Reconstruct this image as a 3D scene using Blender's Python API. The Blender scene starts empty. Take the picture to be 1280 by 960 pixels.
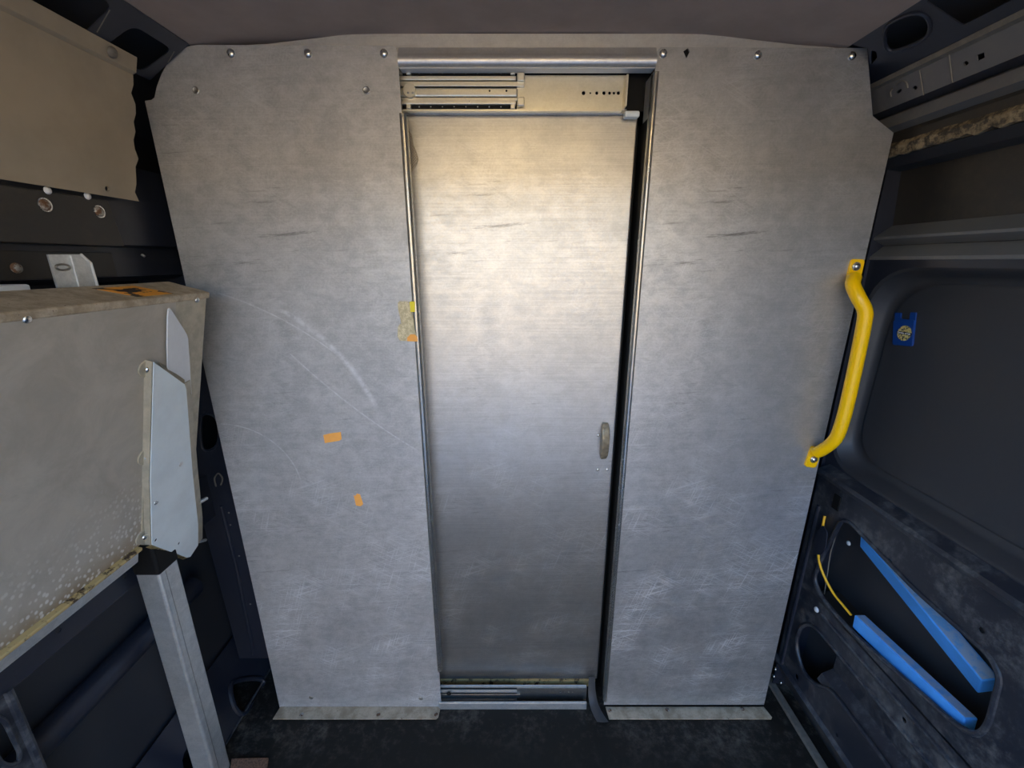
import bpy, bmesh, math, random
from mathutils import Vector, Matrix
R = math.radians
random.seed(4)
SC = bpy.context.scene
COL = SC.collection

# ------------------------------------------------------------------ camera, light, exposure
H = 1.4175                 # lens height above the van floor
D = 1.05                   # distance from the lens to the partition
FPX, PITCH = 530.0, R(16.1)
cam_data = bpy.data.cameras.new('camera')
cam_data.sensor_width = 36.0
cam_data.lens = FPX / 1280 * 36.0
cam_data.clip_start = 0.02
cam = bpy.data.objects.new('camera', cam_data)
COL.objects.link(cam)
cam.location = (0, 0, H)
cam.rotation_euler = (R(90) - PITCH, 0, 0)
SC.camera = cam
SC.view_settings.view_transform = 'Standard'
SC.view_settings.look = 'None'
SC.view_settings.gamma = 1
SC.view_settings.use_curve_mapping = False
SC.view_settings.exposure = 1.35
SC.cycles.use_denoising = True
SC.cycles.max_bounces = 10
SC.cycles.diffuse_bounces = 6
SC.cycles.glossy_bounces = 6
SC.cycles.sample_clamp_indirect = 8

world = bpy.data.worlds.new('sky')
SC.world = world
world.use_nodes = True
wn = world.node_tree
sky = wn.nodes.new('ShaderNodeTexSky')
sky.sky_type = 'NISHITA'
sky.sun_disc = False
sky.sun_elevation = R(22)
sky.sun_rotation = R(60)
sky.air_density = 1.0
sky.dust_density = 0.0
sky.ozone_density = 2.5
bg = wn.nodes['Background']
bg.inputs['Strength'].default_value = 0.56
deep = wn.nodes.new('ShaderNodeHueSaturation')
deep.inputs['Saturation'].default_value = 1.18
wn.links.new(sky.outputs['Color'], deep.inputs['Color'])
wn.links.new(deep.outputs['Color'], bg.inputs['Color'])

sun_data = bpy.data.lights.new('sun', 'SUN')
sun_data.energy = 6.1
sun_data.angle = R(0.5)
sun_data.color = (1.0, 0.80, 0.52)
sun = bpy.data.objects.new('sun', sun_data)
COL.objects.link(sun)
# low sun from ahead of the van: it lights the building across the yard, never the interior
sun.rotation_euler = Vector((-0.62, -0.72, -0.24)).to_track_quat('-Z', 'Y').to_euler()

portal_data = bpy.data.lights.new('rear_opening_daylight', 'AREA')
portal_data.shape = 'RECTANGLE'
portal_data.size, portal_data.size_y = 1.9, 2.0
portal_data.cycles.is_portal = True
portal = bpy.data.objects.new('rear_opening_daylight', portal_data)
COL.objects.link(portal)
portal.location = (0, -0.55, 0.95)
portal.rotation_euler = (R(90), 0, 0)      # faces into the van (+Y)
LAMP = 8.0                 # strength of the warm ceiling lamp's diffuser
YR = -0.5                  # rear end of the body

# ------------------------------------------------------------------ measuring helpers
_s, _c = math.sin(PITCH), math.cos(PITCH)
CAM = Vector((0, 0, H))


def ray(px, py):
    u, v = (px - 640) / FPX, (480 - py) / FPX
    return Vector((u, _c + _s * v, -_s + _c * v))


def aty(px, py, y=D):
    d = ray(px, py)
    return CAM + d * (y / d.y)


def atx(px, py, x):
    d = ray(px, py)
    return CAM + d * (x / d.x)


def atz(px, py, z=0.0):
    d = ray(px, py)
    return CAM + d * ((z - H) / d.z)


def atp(px, py, p, n):
    d = ray(px, py)
    return CAM + d * ((Vector(p) - CAM).dot(n) / d.dot(n))


# ------------------------------------------------------------------ mesh helpers
def box(bm, lo, hi):
    v = [bm.verts.new((x, y, z)) for x in (lo[0], hi[0]) for y in (lo[1], hi[1]) for z in (lo[2], hi[2])]
    for f in ((0, 1, 3, 2), (4, 6, 7, 5), (0, 4, 5, 1), (2, 3, 7, 6), (0, 2, 6, 4), (1, 5, 7, 3)):
        bm.faces.new([v[i] for i in f])
    return bm


def obox(bm, c, ax, ay, az):
    """oriented box from its centre and three half axes"""
    c, ax, ay, az = map(Vector, (c, ax, ay, az))
    v = [bm.verts.new(c + i * ax + j * ay + k * az) for i in (-1, 1) for j in (-1, 1) for k in (-1, 1)]
    for f in ((0, 1, 3, 2), (4, 6, 7, 5), (0, 4, 5, 1), (2, 3, 7, 6), (0, 2, 6, 4), (1, 5, 7, 3)):
        bm.faces.new([v[i] for i in f])
    bmesh.ops.recalc_face_normals(bm, faces=bm.faces)
    return bm


def plate(bm, outline, vec, holes=()):
    """flat sheet with holes: outline and holes are planar 3-D loops, vec is its thickness"""
    edges, n0 = [], None
    for loop in [outline] + list(holes):
        vs = [bm.verts.new(p) for p in loop]
        edges += [bm.edges.new((vs[i], vs[(i + 1) % len(vs)])) for i in range(len(vs))]
    vec = Vector(vec)
    res = bmesh.ops.triangle_fill(bm, use_beauty=True, use_dissolve=False, edges=edges, normal=vec.normalized())
    faces = [g for g in res['geom'] if isinstance(g, bmesh.types.BMFace)]
    ext = bmesh.ops.extrude_face_region(bm, geom=faces)
    nv = [g for g in ext['geom'] if isinstance(g, bmesh.types.BMVert)]
    bmesh.ops.translate(bm, verts=nv, vec=vec)
    bmesh.ops.recalc_face_normals(bm, faces=bm.faces)
    return bm


def sweep(bm, profile, y0, y1, thick=0.0, closed=False):
    """profile of (x, z) run along Y; thick > 0 gives the sheet thickness on the left of the path"""
    pts = [Vector((p[0], 0, p[1])) for p in profile]
    if thick:
        off = []
        for i, p in enumerate(pts):
            t = (pts[min(i + 1, len(pts) - 1)] - pts[max(i - 1, 0)]).normalized()
            off.append(p + Vector((-t.z, 0, t.x)) * thick)
        pts = pts + off[::-1]
        closed = True
    a = [bm.verts.new((p.x, y0, p.z)) for p in pts]
    b = [bm.verts.new((p.x, y1, p.z)) for p in pts]
    n = len(pts)
    for i in range(n if closed else n - 1):
        j = (i + 1) % n
        bm.faces.new((a[i], a[j], b[j], b[i]))
    if closed and n > 2:
        bm.faces.new(a[::-1])
        bm.faces.new(b)
    bmesh.ops.recalc_face_normals(bm, faces=bm.faces)
    return bm


def tube(bm, pts, r, n=12, cap=True):
    pts = [Vector(p) for p in pts]
    rs = r if isinstance(r, (list, tuple)) else [r] * len(pts)
    t = (pts[1] - pts[0]).normalized()
    up = Vector((0, 0, 1)) if abs(t.z) < 0.9 else Vector((1, 0, 0))
    side = t.cross(up).normalized()
    rings = []
    for i, p in enumerate(pts):
        t2 = (pts[min(i + 1, len(pts) - 1)] - pts[max(i - 1, 0)]).normalized()
        side = (side - t2 * side.dot(t2)).normalized()
        b = t2.cross(side)
        rings.append([bm.verts.new(p + (side * math.cos(k * 2 * math.pi / n) + b * math.sin(k * 2 * math.pi / n)) * rs[i]) for k in range(n)])
    for a, b in zip(rings, rings[1:]):
        for k in range(n):
            bm.faces.new((a[k], a[(k + 1) % n], b[(k + 1) % n], b[k]))
    if cap:
        bm.faces.new(rings[0][::-1])
        bm.faces.new(rings[-1])
    bmesh.ops.recalc_face_normals(bm, faces=bm.faces)
    return bm


def smooth_path(pts, n=6):
    pts = [Vector(p) for p in pts]
    q = [pts[0]] + pts + [pts[-1]]
    out = []
    for i in range(1, len(q) - 2):
        for k in range(n):
            t = k / n
            a, b, c, d = q[i - 1], q[i], q[i + 1], q[i + 2]
            out.append(0.5 * ((2 * b) + (c - a) * t + (2 * a - 5 * b + 4 * c - d) * t * t + (3 * b - a - 3 * c + d) * t ** 3))
    out.append(pts[-1])
    return out


def smooth_loop(pts, n=4):
    pts = [Vector(p) for p in pts]
    m, out = len(pts), []
    for i in range(m):
        a, b, c, d = pts[i - 1], pts[i], pts[(i + 1) % m], pts[(i + 2) % m]
        for k in range(n):
            t = k / n
            out.append(0.5 * ((2 * b) + (c - a) * t + (2 * a - 5 * b + 4 * c - d) * t * t + (3 * b - a - 3 * c + d) * t ** 3))
    return out


def round_loop(pts, r, n=5):
    """polygon loop with rounded corners; r is one radius or one per corner"""
    pts = [Vector(p) for p in pts]
    rs = r if isinstance(r, (list, tuple)) else [r] * len(pts)
    out = []
    for i, p in enumerate(pts):
        a, b = pts[i - 1], pts[(i + 1) % len(pts)]
        if rs[i] <= 0:
            out.append(p)
            continue
        da, db = (a - p), (b - p)
        k = min(rs[i], da.length * 0.48, db.length * 0.48)
        s, e = p + da.normalized() * k, p + db.normalized() * k
        for j in range(n + 1):
            t = j / n
            out.append(s * (1 - t) ** 2 + p * 2 * t * (1 - t) + e * t * t)
    return out


def circle(c, n, r, k=16, rx=None):
    c, n = Vector(c), Vector(n).normalized()
    u = n.cross(Vector((0, 0, 1)) if abs(n.z) < 0.9 else Vector((0, 1, 0))).normalized()
    w = n.cross(u)
    return [c + u * (rx or r) * math.cos(i * 2 * math.pi / k) + w * r * math.sin(i * 2 * math.pi / k) for i in range(k)]


def lathe(bm, prof, c, n, k=16):
    """(radius, height) profile turned about the axis n through c"""
    c, n = Vector(c), Vector(n).normalized()
    rings = []
    for r, h in prof:
        if r <= 1e-6:
            rings.append([bm.verts.new(c + n * h)])
        else:
            rings.append([bm.verts.new(p) for p in circle(c + n * h, n, r, k)])
    for a, b in zip(rings, rings[1:]):
        for i in range(k):
            j = (i + 1) % k
            if len(a) == 1 and len(b) > 1:
                bm.faces.new((a[0], b[i], b[j]))
            elif len(b) == 1 and len(a) > 1:
                bm.faces.new((a[i], b[0], a[j]))
            else:
                bm.faces.new((a[i], b[i], b[j], a[j]))
    bmesh.ops.recalc_face_normals(bm, faces=bm.faces)
    return bm


ORIGIN = {}


def obj(name, bm, mat, parent=None, bevel=0.0, smooth=False, loc=None, seg=2):
    o0 = ORIGIN[parent.name] if parent else Vector(loc or (0, 0, 0))
    bm.transform(Matrix.Translation(-o0))
    me = bpy.data.meshes.new(name)
    bm.to_mesh(me)
    bm.free()
    me.materials.append(mat)
    if smooth:
        for p in me.polygons:
            p.use_smooth = True
    o = bpy.data.objects.new(name, me)
    COL.objects.link(o)
    if parent:
        o.parent = parent
    else:
        o.location = o0
    ORIGIN[o.name] = o0.copy()
    if bevel:
        m = o.modifiers.new('bevel', 'BEVEL')
        m.width, m.segments, m.limit_method, m.angle_limit = bevel, seg, 'ANGLE', R(35)
        m.harden_normals = False
    if smooth:
        m = o.modifiers.new('edges', 'EDGE_SPLIT')
        m.split_angle = R(40)
    return o


def tag(o, label=None, cat=None, group=None, kind=None):
    for k, v in (('label', label), ('category', cat), ('group', group), ('kind', kind)):
        if v:
            o[k] = v
    return o


def thing(name, loc, label, cat, group=None):
    o = bpy.data.objects.new(name, None)
    o.empty_display_size = 0.05
    COL.objects.link(o)
    o.location = loc
    ORIGIN[o.name] = Vector(loc)
    return tag(o, label, cat, group, 'thing')


def B():
    return bmesh.new()


DOME = [(0.0, 0.0), (1.0, 0.0), (1.0, 0.12), (0.9, 0.36), (0.6, 0.6), (0.3, 0.68), (0.0, 0.7)]


def stud(name, c, n, r, mat, parent, h=1.0, k=14):
    """round-headed fastener"""
    return obj(name, lathe(B(), [(a * r, b * r * h) for a, b in DOME], c, n, k), mat, parent, smooth=True)


# ------------------------------------------------------------------ materials
class NT:
    def __init__(self, name):
        self.m = bpy.data.materials.new(name)
        self.m.use_nodes = True
        self.t = self.m.node_tree
        self.b = self.t.nodes['Principled BSDF']
        self.tc = self.t.nodes.new('ShaderNodeTexCoord')

    def n(self, kind, **kw):
        x = self.t.nodes.new('ShaderNode' + kind)
        for k, v in kw.items():
            setattr(x, k, v)
        return x

    def put(self, sock, v):
        if hasattr(v, 'is_output') or hasattr(v, 'links'):
            self.t.links.new(v, sock)
        elif isinstance(v, (tuple, list)) and len(v) == 3 and sock.type == 'RGBA':
            sock.default_value = (*v, 1)
        else:
            sock.default_value = v

    def math(self, op, a, b=0.0, c=0.0, clamp=False):
        x = self.n('Math', operation=op, use_clamp=clamp)
        for i, v in enumerate((a, b, c)):
            self.put(x.inputs[i], v)
        return x.outputs[0]

    def coords(self, scale=(1, 1, 1), rot=(0, 0, 0), loc=(0, 0, 0)):
        x = self.n('Mapping')
        x.inputs['Scale'].default_value = scale
        x.inputs['Rotation'].default_value = rot
        x.inputs['Location'].default_value = loc
        # rotate first, then stretch
        r = self.n('VectorRotate', rotation_type='EULER_XYZ')
        r.inputs['Rotation'].default_value = rot
        self.t.links.new(self.tc.outputs['Object'], r.inputs['Vector'])
        x.inputs['Rotation'].default_value = (0, 0, 0)
        self.t.links.new(r.outputs[0], x.inputs['Vector'])
        return x.outputs[0]

    def noise(self, scale, detail=4, rough=0.6, vec=None, distort=0.0):
        x = self.n('TexNoise')
        x.inputs['Scale'].default_value = scale
        x.inputs['Detail'].default_value = detail
        x.inputs['Roughness'].default_value = rough
        x.inputs['Distortion'].default_value = distort
        self.put(x.inputs['Vector'], vec if vec is not None else self.tc.outputs['Object'])
        return x.outputs['Fac']

    def band(self, v, lo, hi, a=0.0, b=1.0):
        x = self.n('MapRange', interpolation_type='SMOOTHSTEP')
        for i, w in enumerate((v, lo, hi, a, b)):
            self.put(x.inputs[i], w)
        return x.outputs[0]

    def mix(self, f, a, b):
        x = self.n('Mix', data_type='RGBA')
        self.put(x.inputs[0], f)
        self.put(x.inputs[6], a)
        self.put(x.inputs[7], b)
        return x.outputs[2]

    def xyz(self):
        x = self.n('SeparateXYZ')
        self.t.links.new(self.tc.outputs['Object'], x.inputs[0])
        return x.outputs

    def bump(self, h, strength=0.2, dist=0.002):
        x = self.n('Bump')
        x.inputs['Strength'].default_value = strength
        x.inputs['Distance'].default_value = dist
        self.put(x.inputs['Height'], h)
        self.t.links.new(x.outputs[0], self.b.inputs['Normal'])

    def done(self, color=None, rough=None, metal=None, **kw):
        for k, v in (('Base Color', color), ('Roughness', rough), ('Metallic', metal)):
            if v is not None:
                self.put(self.b.inputs[k], v)
        for k, v in kw.items():
            self.put(self.b.inputs[k.replace('_', ' ')], v)
        return self.m


def plain(name, color, rough=0.5, metal=0.0, var=0.25, scale=25, bump=0.0, spec=0.5):
    t = NT(name)
    f = t.noise(scale, 5, 0.65)
    dark = tuple(c * (1 - var) for c in color)
    lite = tuple(min(1, c * (1 + var)) for c in color)
    if bump:
        t.bump(t.noise(scale * 8, 3), bump)
    return t.done(t.mix(t.band(f, 0.3, 0.7), dark, lite), t.math('MULTIPLY_ADD', f, 0.25, rough - 0.12), metal, Specular_IOR_Level=spec)


def arc(t, p1, p2, p3, w, z_lo, z_hi, xz):
    """a curved scratch: mask of a ring through three (x, z) points between two heights"""
    ax, ay, bx, by, cx, cy = *p1, *p2, *p3
    d = 2 * (ax * (by - cy) + bx * (cy - ay) + cx * (ay - by))
    ux = ((ax * ax + ay * ay) * (by - cy) + (bx * bx + by * by) * (cy - ay) + (cx * cx + cy * cy) * (ay - by)) / d
    uz = ((ax * ax + ay * ay) * (cx - bx) + (bx * bx + by * by) * (ax - cx) + (cx * cx + cy * cy) * (bx - ax)) / d
    r = math.hypot(ax - ux, ay - uz)
    side = 1 if bx > ux else -1
    ux += 0.5              # the left sheet's own origin sits at x = -0.5
    X, _, Z = xz
    dx, dz = t.math('SUBTRACT', X, ux), t.math('SUBTRACT', Z, uz)
    dist = t.math('SQRT', t.math('ADD', t.math('MULTIPLY', dx, dx), t.math('MULTIPLY', dz, dz)))
    off = t.math('ABSOLUTE', t.math('SUBTRACT', dist, r))
    m = t.band(off, 0.0, w, 1.0, 0.0)
    m = t.math('MULTIPLY', m, t.math('GREATER_THAN', t.math('MULTIPLY', dx, side), 0.0))
    m = t.math('MULTIPLY', m, t.band(Z, z_lo, z_lo + 0.06))
    return t.math('MULTIPLY', m, t.band(Z, z_hi - 0.01, z_hi, 1.0, 0.0))


def scratches(t, vec_rot, length, width, lo, hi, seed):
    v = t.coords((length, 1, width), (0, vec_rot, 0), (seed, 0, seed * 1.7))
    return t.band(t.noise(1.0, 1, 0.5, v), lo, hi)


def aluminium(name, lo, hi, r_lo, r_hi, brushed=0.0, wear=1.0, arcs=(), metal=0.92, aniso=0.0):
    t = NT(name)
    xz = t.xyz()
    big = t.noise(4.0, 8, 0.7, distort=0.3)
    mid = t.noise(24, 7, 0.75, t.coords((1, 1, 1.4)), 0.4)
    brush = t.noise(1.0, 4, 0.7, t.coords((3, 1, 420)))
    grain = t.noise(220, 3, 0.6)
    f = t.math('MULTIPLY_ADD', mid, 0.55, t.math('MULTIPLY', big, 0.45))
    f = t.math('ADD', f, t.math('MULTIPLY', t.math('SUBTRACT', brush, 0.5), brushed))
    f = t.math('ADD', f, t.math('MULTIPLY', t.math('SUBTRACT', grain, 0.5), 0.25))
    col = t.mix(t.band(f, 0.30, 0.70), lo, hi)
    # short scuffs, denser low down where feet and loads rub
    patch = t.band(t.noise(4.5, 4, 0.6), 0.40, 0.64)
    low = t.band(xz[2], 1.15, 0.35, 0.25, 1.0)
    s1 = scratches(t, 0.35, 6, 420, 0.585, 0.65, 3.1)
    s2 = scratches(t, -0.5, 7, 400, 0.59, 0.66, 7.7)
    s3 = scratches(t, 0.04, 4, 430, 0.585, 0.65, 1.3)
    s4 = scratches(t, 1.25, 9, 380, 0.60, 0.67, 5.9)
    sc = t.math('MAXIMUM', t.math('MAXIMUM', s1, s2), t.math('MAXIMUM', s3, s4))
    sc = t.math('MULTIPLY', t.math('MULTIPLY', sc, patch), t.math('MULTIPLY', low, wear))
    for a in arcs:
        m = arc(t, *a, xz)
        m = t.math('MULTIPLY', m, t.band(t.noise(1.0, 4, 0.7, t.coords((60, 60, 60))), 0.35, 0.6, 0.25, 1.0))
        sc = t.math('MAXIMUM', sc, t.math('MULTIPLY', m, 0.85))
    col = t.mix(t.math('MULTIPLY', sc, 0.5), col, (0.92, 0.93, 0.95))
    # dark rub marks
    dk = t.band(t.noise(1.0, 5, 0.7, t.coords((6, 1, 70), (0, 0.08, 0), (4, 0, 9))), 0.56, 0.68)
    dk = t.math('MULTIPLY', dk, t.band(t.noise(3.0, 3, 0.5, t.coords((1, 1, 1), (0, 0, 0), (9, 3, 2))), 0.48, 0.6))
    col = t.mix(t.math('MULTIPLY', dk, 0.55 * wear), col, (0.10, 0.09, 0.08))
    rough = t.math('ADD', t.band(f, 0.3, 0.7, r_hi, r_lo), t.math('MULTIPLY', sc, 0.15))
    t.bump(t.math('ADD', t.math('MULTIPLY', brush, 0.5 + brushed), t.math('MULTIPLY', sc, -0.6)), 0.08, 0.001)
    return t.done(col, rough, metal, Anisotropic=aniso)


def body_paint(name, color, dust=0.25, dust_col=(0.10, 0.095, 0.085), rough=0.42):
    t = NT(name)
    f = t.noise(7, 7, 0.7, distort=0.4)
    g = t.noise(60, 4, 0.7)
    d = t.math('MULTIPLY', t.band(t.math('MULTIPLY_ADD', g, 0.4, t.math('MULTIPLY', f, 0.7)), 0.5, 0.75), dust)
    t.bump(t.noise(300, 2), 0.05, 0.001)
    return t.done(t.mix(d, color, dust_col), t.math('MULTIPLY_ADD', d, 0.35, rough), 0.0)


def floor_mat():
    t = NT('rubber_floor_mat')
    f = t.noise(5, 8, 0.7, distort=0.5)
    g = t.noise(45, 6, 0.75)
    X, Y, Z = t.xyz()
    edge = t.band(t.math('ADD', Y, t.math('MULTIPLY', t.math('ABSOLUTE', X), 0.12)), 0.88, 1.10, 0.06, 1.0)
    d = t.math('MULTIPLY', t.band(t.math('MULTIPLY_ADD', g, 0.5, t.math('MULTIPLY', f, 0.6)), 0.52, 0.72), edge)
    t.bump(g, 0.15, 0.002)
    return t.done(t.mix(t.math('MULTIPLY', d, 0.75), (0.011, 0.0095, 0.0075), (0.15, 0.13, 0.105)), t.math('MULTIPLY_ADD', d, 0.3, 0.62), 0.0, Specular_IOR_Level=0.3)


def rusty(name, base, rust, lo=0.5, hi=0.62, metal=0.5, scale=45, rough=0.5):
    t = NT(name)
    f = t.noise(scale, 6, 0.75)
    m = t.band(f, lo, hi)
    t.bump(f, 0.2, 0.001)
    return t.done(t.mix(m, base, rust), t.math('MULTIPLY_ADD', m, 0.35, rough), t.math('MULTIPLY_ADD', m, -metal * 0.9, metal))


def perforated():
    t = NT('perforated_steel')
    v = t.n('TexVoronoi', feature='F1')
    v.inputs['Scale'].default_value = 240
    v.inputs['Randomness'].default_value = 0.0
    t.t.links.new(t.coords((1, 0.0, 1), (0, R(45), 0)), v.inputs['Vector'])
    m = t.band(v.outputs['Distance'], 0.30, 0.36)
    return t.done(t.mix(m, (0.02, 0.018, 0.015), (0.55, 0.50, 0.43)), 0.45, t.math('MULTIPLY', m, 0.8))


def table_face_mat():
    t = NT('dull_table_face')
    X, Y, Z = t.xyz()
    f = t.noise(9, 7, 0.7, distort=0.5)
    spk = t.n('TexVoronoi')
    spk.inputs['Scale'].default_value = 105
    t.t.links.new(t.coords((1, 1, 0.75)), spk.inputs['Vector'])
    s = t.band(spk.outputs['Distance'], 0.22, 0.42, 1.0, 0.0)
    lowz = t.band(t.math('ADD', Z, t.math('MULTIPLY', t.noise(6, 4), 0.22)), 0.06, 0.33, 1.0, 0.0)
    s = t.math('MULTIPLY', t.math('MULTIPLY', s, lowz), t.band(t.noise(20, 3), 0.34, 0.5))
    rust = t.math('MULTIPLY', t.band(t.math('ADD', Z, t.math('MULTIPLY', t.noise(14, 5), 0.09)), 0.035, 0.12, 1.0, 0.0), 0.75)
    c = t.mix(t.band(f, 0.3, 0.7), (0.40, 0.36, 0.295), (0.52, 0.47, 0.39))
    c = t.mix(rust, c, (0.24, 0.15, 0.06))
    c = t.mix(t.math('MULTIPLY', s, 0.85), c, (0.85, 0.83, 0.78))
    return t.done(c, t.math('MULTIPLY_ADD', f, 0.2, 0.42), 0.25)


def corroded(name):
    t = NT(name)
    f = t.noise(30, 7, 0.75)
    g = t.noise(120, 4, 0.7)
    c = t.mix(t.band(f, 0.35, 0.65), (0.36, 0.285, 0.19), (0.58, 0.49, 0.36))
    c = t.mix(t.band(g, 0.62, 0.72), c, (0.15, 0.10, 0.06))
    t.bump(g, 0.2, 0.001)
    return t.done(c, 0.55, 0.35)


def gold_emblem():
    t = NT('gold_mottled_emblem')
    f = t.noise(230, 4, 0.7)
    c = t.mix(t.band(f, 0.42, 0.52), (0.03, 0.035, 0.06), (0.62, 0.50, 0.16))
    return t.done(t.mix(t.band(f, 0.58, 0.66), c, (0.75, 0.70, 0.50)), 0.5)


def label_paper():
    t = NT('torn_printed_label')
    f = t.noise(70, 6, 0.75)
    g = t.noise(500, 2, 0.5)
    c = t.mix(t.band(f, 0.4, 0.62), (0.56, 0.47, 0.28), (0.80, 0.70, 0.46))
    return t.done(t.mix(t.math('MULTIPLY', t.band(g, 0.55, 0.62), 0.45), c, (0.16, 0.13, 0.09)), 0.8)


def warning_print():
    t = NT('warning_label_print')
    X, Y, Z = t.xyz()
    f = t.noise(1.0, 2, 0.5, t.coords((40, 28, 40)))
    c = t.mix(t.band(f, 0.47, 0.5), (0.05, 0.035, 0.03), (0.85, 0.36, 0.04))
    return t.done(c, 0.5)


M = dict(
    panel_l=None, panel_r=None,
    door=aluminium('brushed_door_aluminium', (0.44, 0.435, 0.42), (0.57, 0.56, 0.54), 0.36, 0.46, brushed=0.5, wear=0.8, metal=0.93, aniso=0.3),
    bare=aluminium('plain_aluminium', (0.56, 0.55, 0.54), (0.72, 0.71, 0.69), 0.34, 0.46, brushed=0.2, wear=0.3, metal=0.7),
    edge=plain('polished_rolled_edge', (0.74, 0.73, 0.70), 0.24, 0.9, 0.04, 12),
    zinc=aluminium('zinc_slide_steel', (0.66, 0.62, 0.50), (0.82, 0.78, 0.66), 0.26, 0.38, brushed=0.15, wear=0.0, metal=0.75),
    zinc_dark=aluminium('dull_slide_steel', (0.30, 0.30, 0.29), (0.46, 0.46, 0.44), 0.3, 0.45, wear=0.0),
    galv=aluminium('galvanised_steel', (0.48, 0.50, 0.50), (0.70, 0.71, 0.70), 0.36, 0.5, wear=0.3, metal=0.75),
    greypaint=plain('pale_grey_blue_enamel', (0.72, 0.78, 0.79), 0.4, 0.05, 0.06, 12),
    tanmetal=plain('yellowed_steel', (0.47, 0.42, 0.32), 0.5, 0.3, 0.15, 40),
    latch=plain('worn_tan_latch', (0.34, 0.28, 0.19), 0.4, 0.5, 0.25, 60),
    white=plain('white_plate', (0.68, 0.69, 0.70), 0.4, 0.0, 0.04),
    bolt=plain('bright_bolt', (0.72, 0.72, 0.70), 0.28, 1.0, 0.08, 80),
    rustbolt=rusty('rusty_bolt', (0.42, 0.40, 0.36), (0.14, 0.07, 0.035), 0.42, 0.55, 0.7, 90),
    navy=body_paint('navy_body_paint', (0.016, 0.019, 0.030), 0.10, rough=0.38),
    navy_lo=body_paint('scuffed_navy_paint', (0.016, 0.019, 0.028), 0.85, (0.13, 0.13, 0.13), 0.42),
    skin=body_paint('inner_skin_primer', (0.026, 0.028, 0.034), 0.25, (0.06, 0.055, 0.05), 0.5),
    skinwarm=body_paint('brown_dusted_paint', (0.026, 0.024, 0.022), 0.35, (0.10, 0.085, 0.06), 0.5),
    greyrail=body_paint('dusty_grey_rail_paint', (0.12, 0.12, 0.124), 0.5, (0.22, 0.205, 0.18), 0.45),
    foam=rusty('dirty_foam_adhesive', (0.25, 0.195, 0.115), (0.05, 0.042, 0.032), 0.42, 0.6, 0.0, 70, 0.85),
    ply=plain('tan_lining_board', (0.33, 0.275, 0.20), 0.6, 0.0, 0.12, 5),
    ceil=plain('taupe_roof_lining', (0.36, 0.285, 0.245), 0.75, 0.0, 0.08, 9, spec=0.2),
    black=plain('black_rubber_and_gap_shade', (0.008, 0.008, 0.008), 0.6, 0.0, 0.2, spec=0.15),  # real rubber, and shade painted into gaps and holes
    floor=floor_mat(),
    yellow=plain('yellow_powder_coat', (1.0, 0.56, 0.0), 0.3, 0.0, 0.0, 20),
    cable=plain('yellow_cable_sheath', (0.85, 0.46, 0.02), 0.45, 0.0, 0.08, 60),
    orange=plain('orange_paper', (0.98, 0.43, 0.09), 0.65, 0.0, 0.06, 40),
    tape=plain('bright_yellow_tape', (0.90, 0.72, 0.02), 0.5, 0.0, 0.05, 40),
    label=label_paper(), warn=warning_print(),
    blue=plain('blue_painted_bar', (0.07, 0.34, 0.86), 0.42, 0.0, 0.12, 14),
    bluetop=rusty('greyish_blue_paint', (0.27, 0.38, 0.54), (0.13, 0.33, 0.62), 0.45, 0.6, 0.0, 30),
    card=plain('glossy_royal_blue_plastic', (0.008, 0.05, 0.24), 0.32, 0.0, 0.06, 20),
    gold=gold_emblem(),
    ink=plain('dark_navy_band', (0.006, 0.008, 0.02), 0.5),
    paperwhite=plain('white_print', (0.85, 0.85, 0.85), 0.6, 0.0, 0.02),
    corroded=corroded('corroded_floor_flange'),
    rust=rusty('rusted_tan_strip', (0.50, 0.38, 0.17), (0.06, 0.038, 0.022), 0.5, 0.62, 0.1, 38, 0.55),
    strip=plain('dusty_trim_strip', (0.17, 0.155, 0.13), 0.6, 0.2, 0.2, 60),
    chip=rusty('brown_chipboard', (0.20, 0.105, 0.06), (0.10, 0.06, 0.04), 0.45, 0.6, 0.0, 200, 0.8),
    perf=perforated(), table=table_face_mat(),
    ground=plain('grey_asphalt', (0.22, 0.225, 0.235), 0.85, 0.0, 0.15, 0.6),
    facade=plain('sandy_render', (0.62, 0.47, 0.31), 0.9, 0.0, 0.1, 0.8),
    lamp=None,
)


def q(px, py):
    p = aty(px, py)
    return (p.x, p.z)


t = NT('warm_lamp_diffuser')
M['lamp'] = t.done((0.9, 0.85, 0.7), 0.5, 0.0, Emission_Color=(1.0, 0.72, 0.34, 1), Emission_Strength=LAMP)
M['panel_l'] = aluminium('scuffed_left_sheet', (0.36, 0.36, 0.36), (0.57, 0.565, 0.56), 0.44, 0.56, 0.2, 1.0, arcs=[
    (q(272, 366), q(400, 428), q(540, 590), 0.003, q(0, 480)[1], q(0, 364)[1]),
    (q(365, 395), q(430, 450), q(465, 500), 0.012, q(0, 520)[1], q(0, 385)[1]),
    (q(350, 430), q(430, 500), q(530, 568), 0.003, q(0, 575)[1], q(0, 440)[1]),
    (q(320, 540), q(350, 560), q(372, 590), 0.003, q(0, 610)[1], q(0, 500)[1])], metal=0.55)
M['panel_r'] = aluminium('scuffed_right_sheet', (0.36, 0.36, 0.36), (0.57, 0.565, 0.56), 0.36, 0.48, 0.2, 1.3, metal=0.72)

# ------------------------------------------------------------------ setting: floor, roof, body sides, outside ground
b = B()
plate(b, [(-1.02, YR, 0), (1.02, YR, 0), (1.02, 1.42, 0), (-1.02, 1.42, 0)], (0, 0, -0.03))
floor = tag(obj('floor', b, M['floor']), kind='structure')

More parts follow.
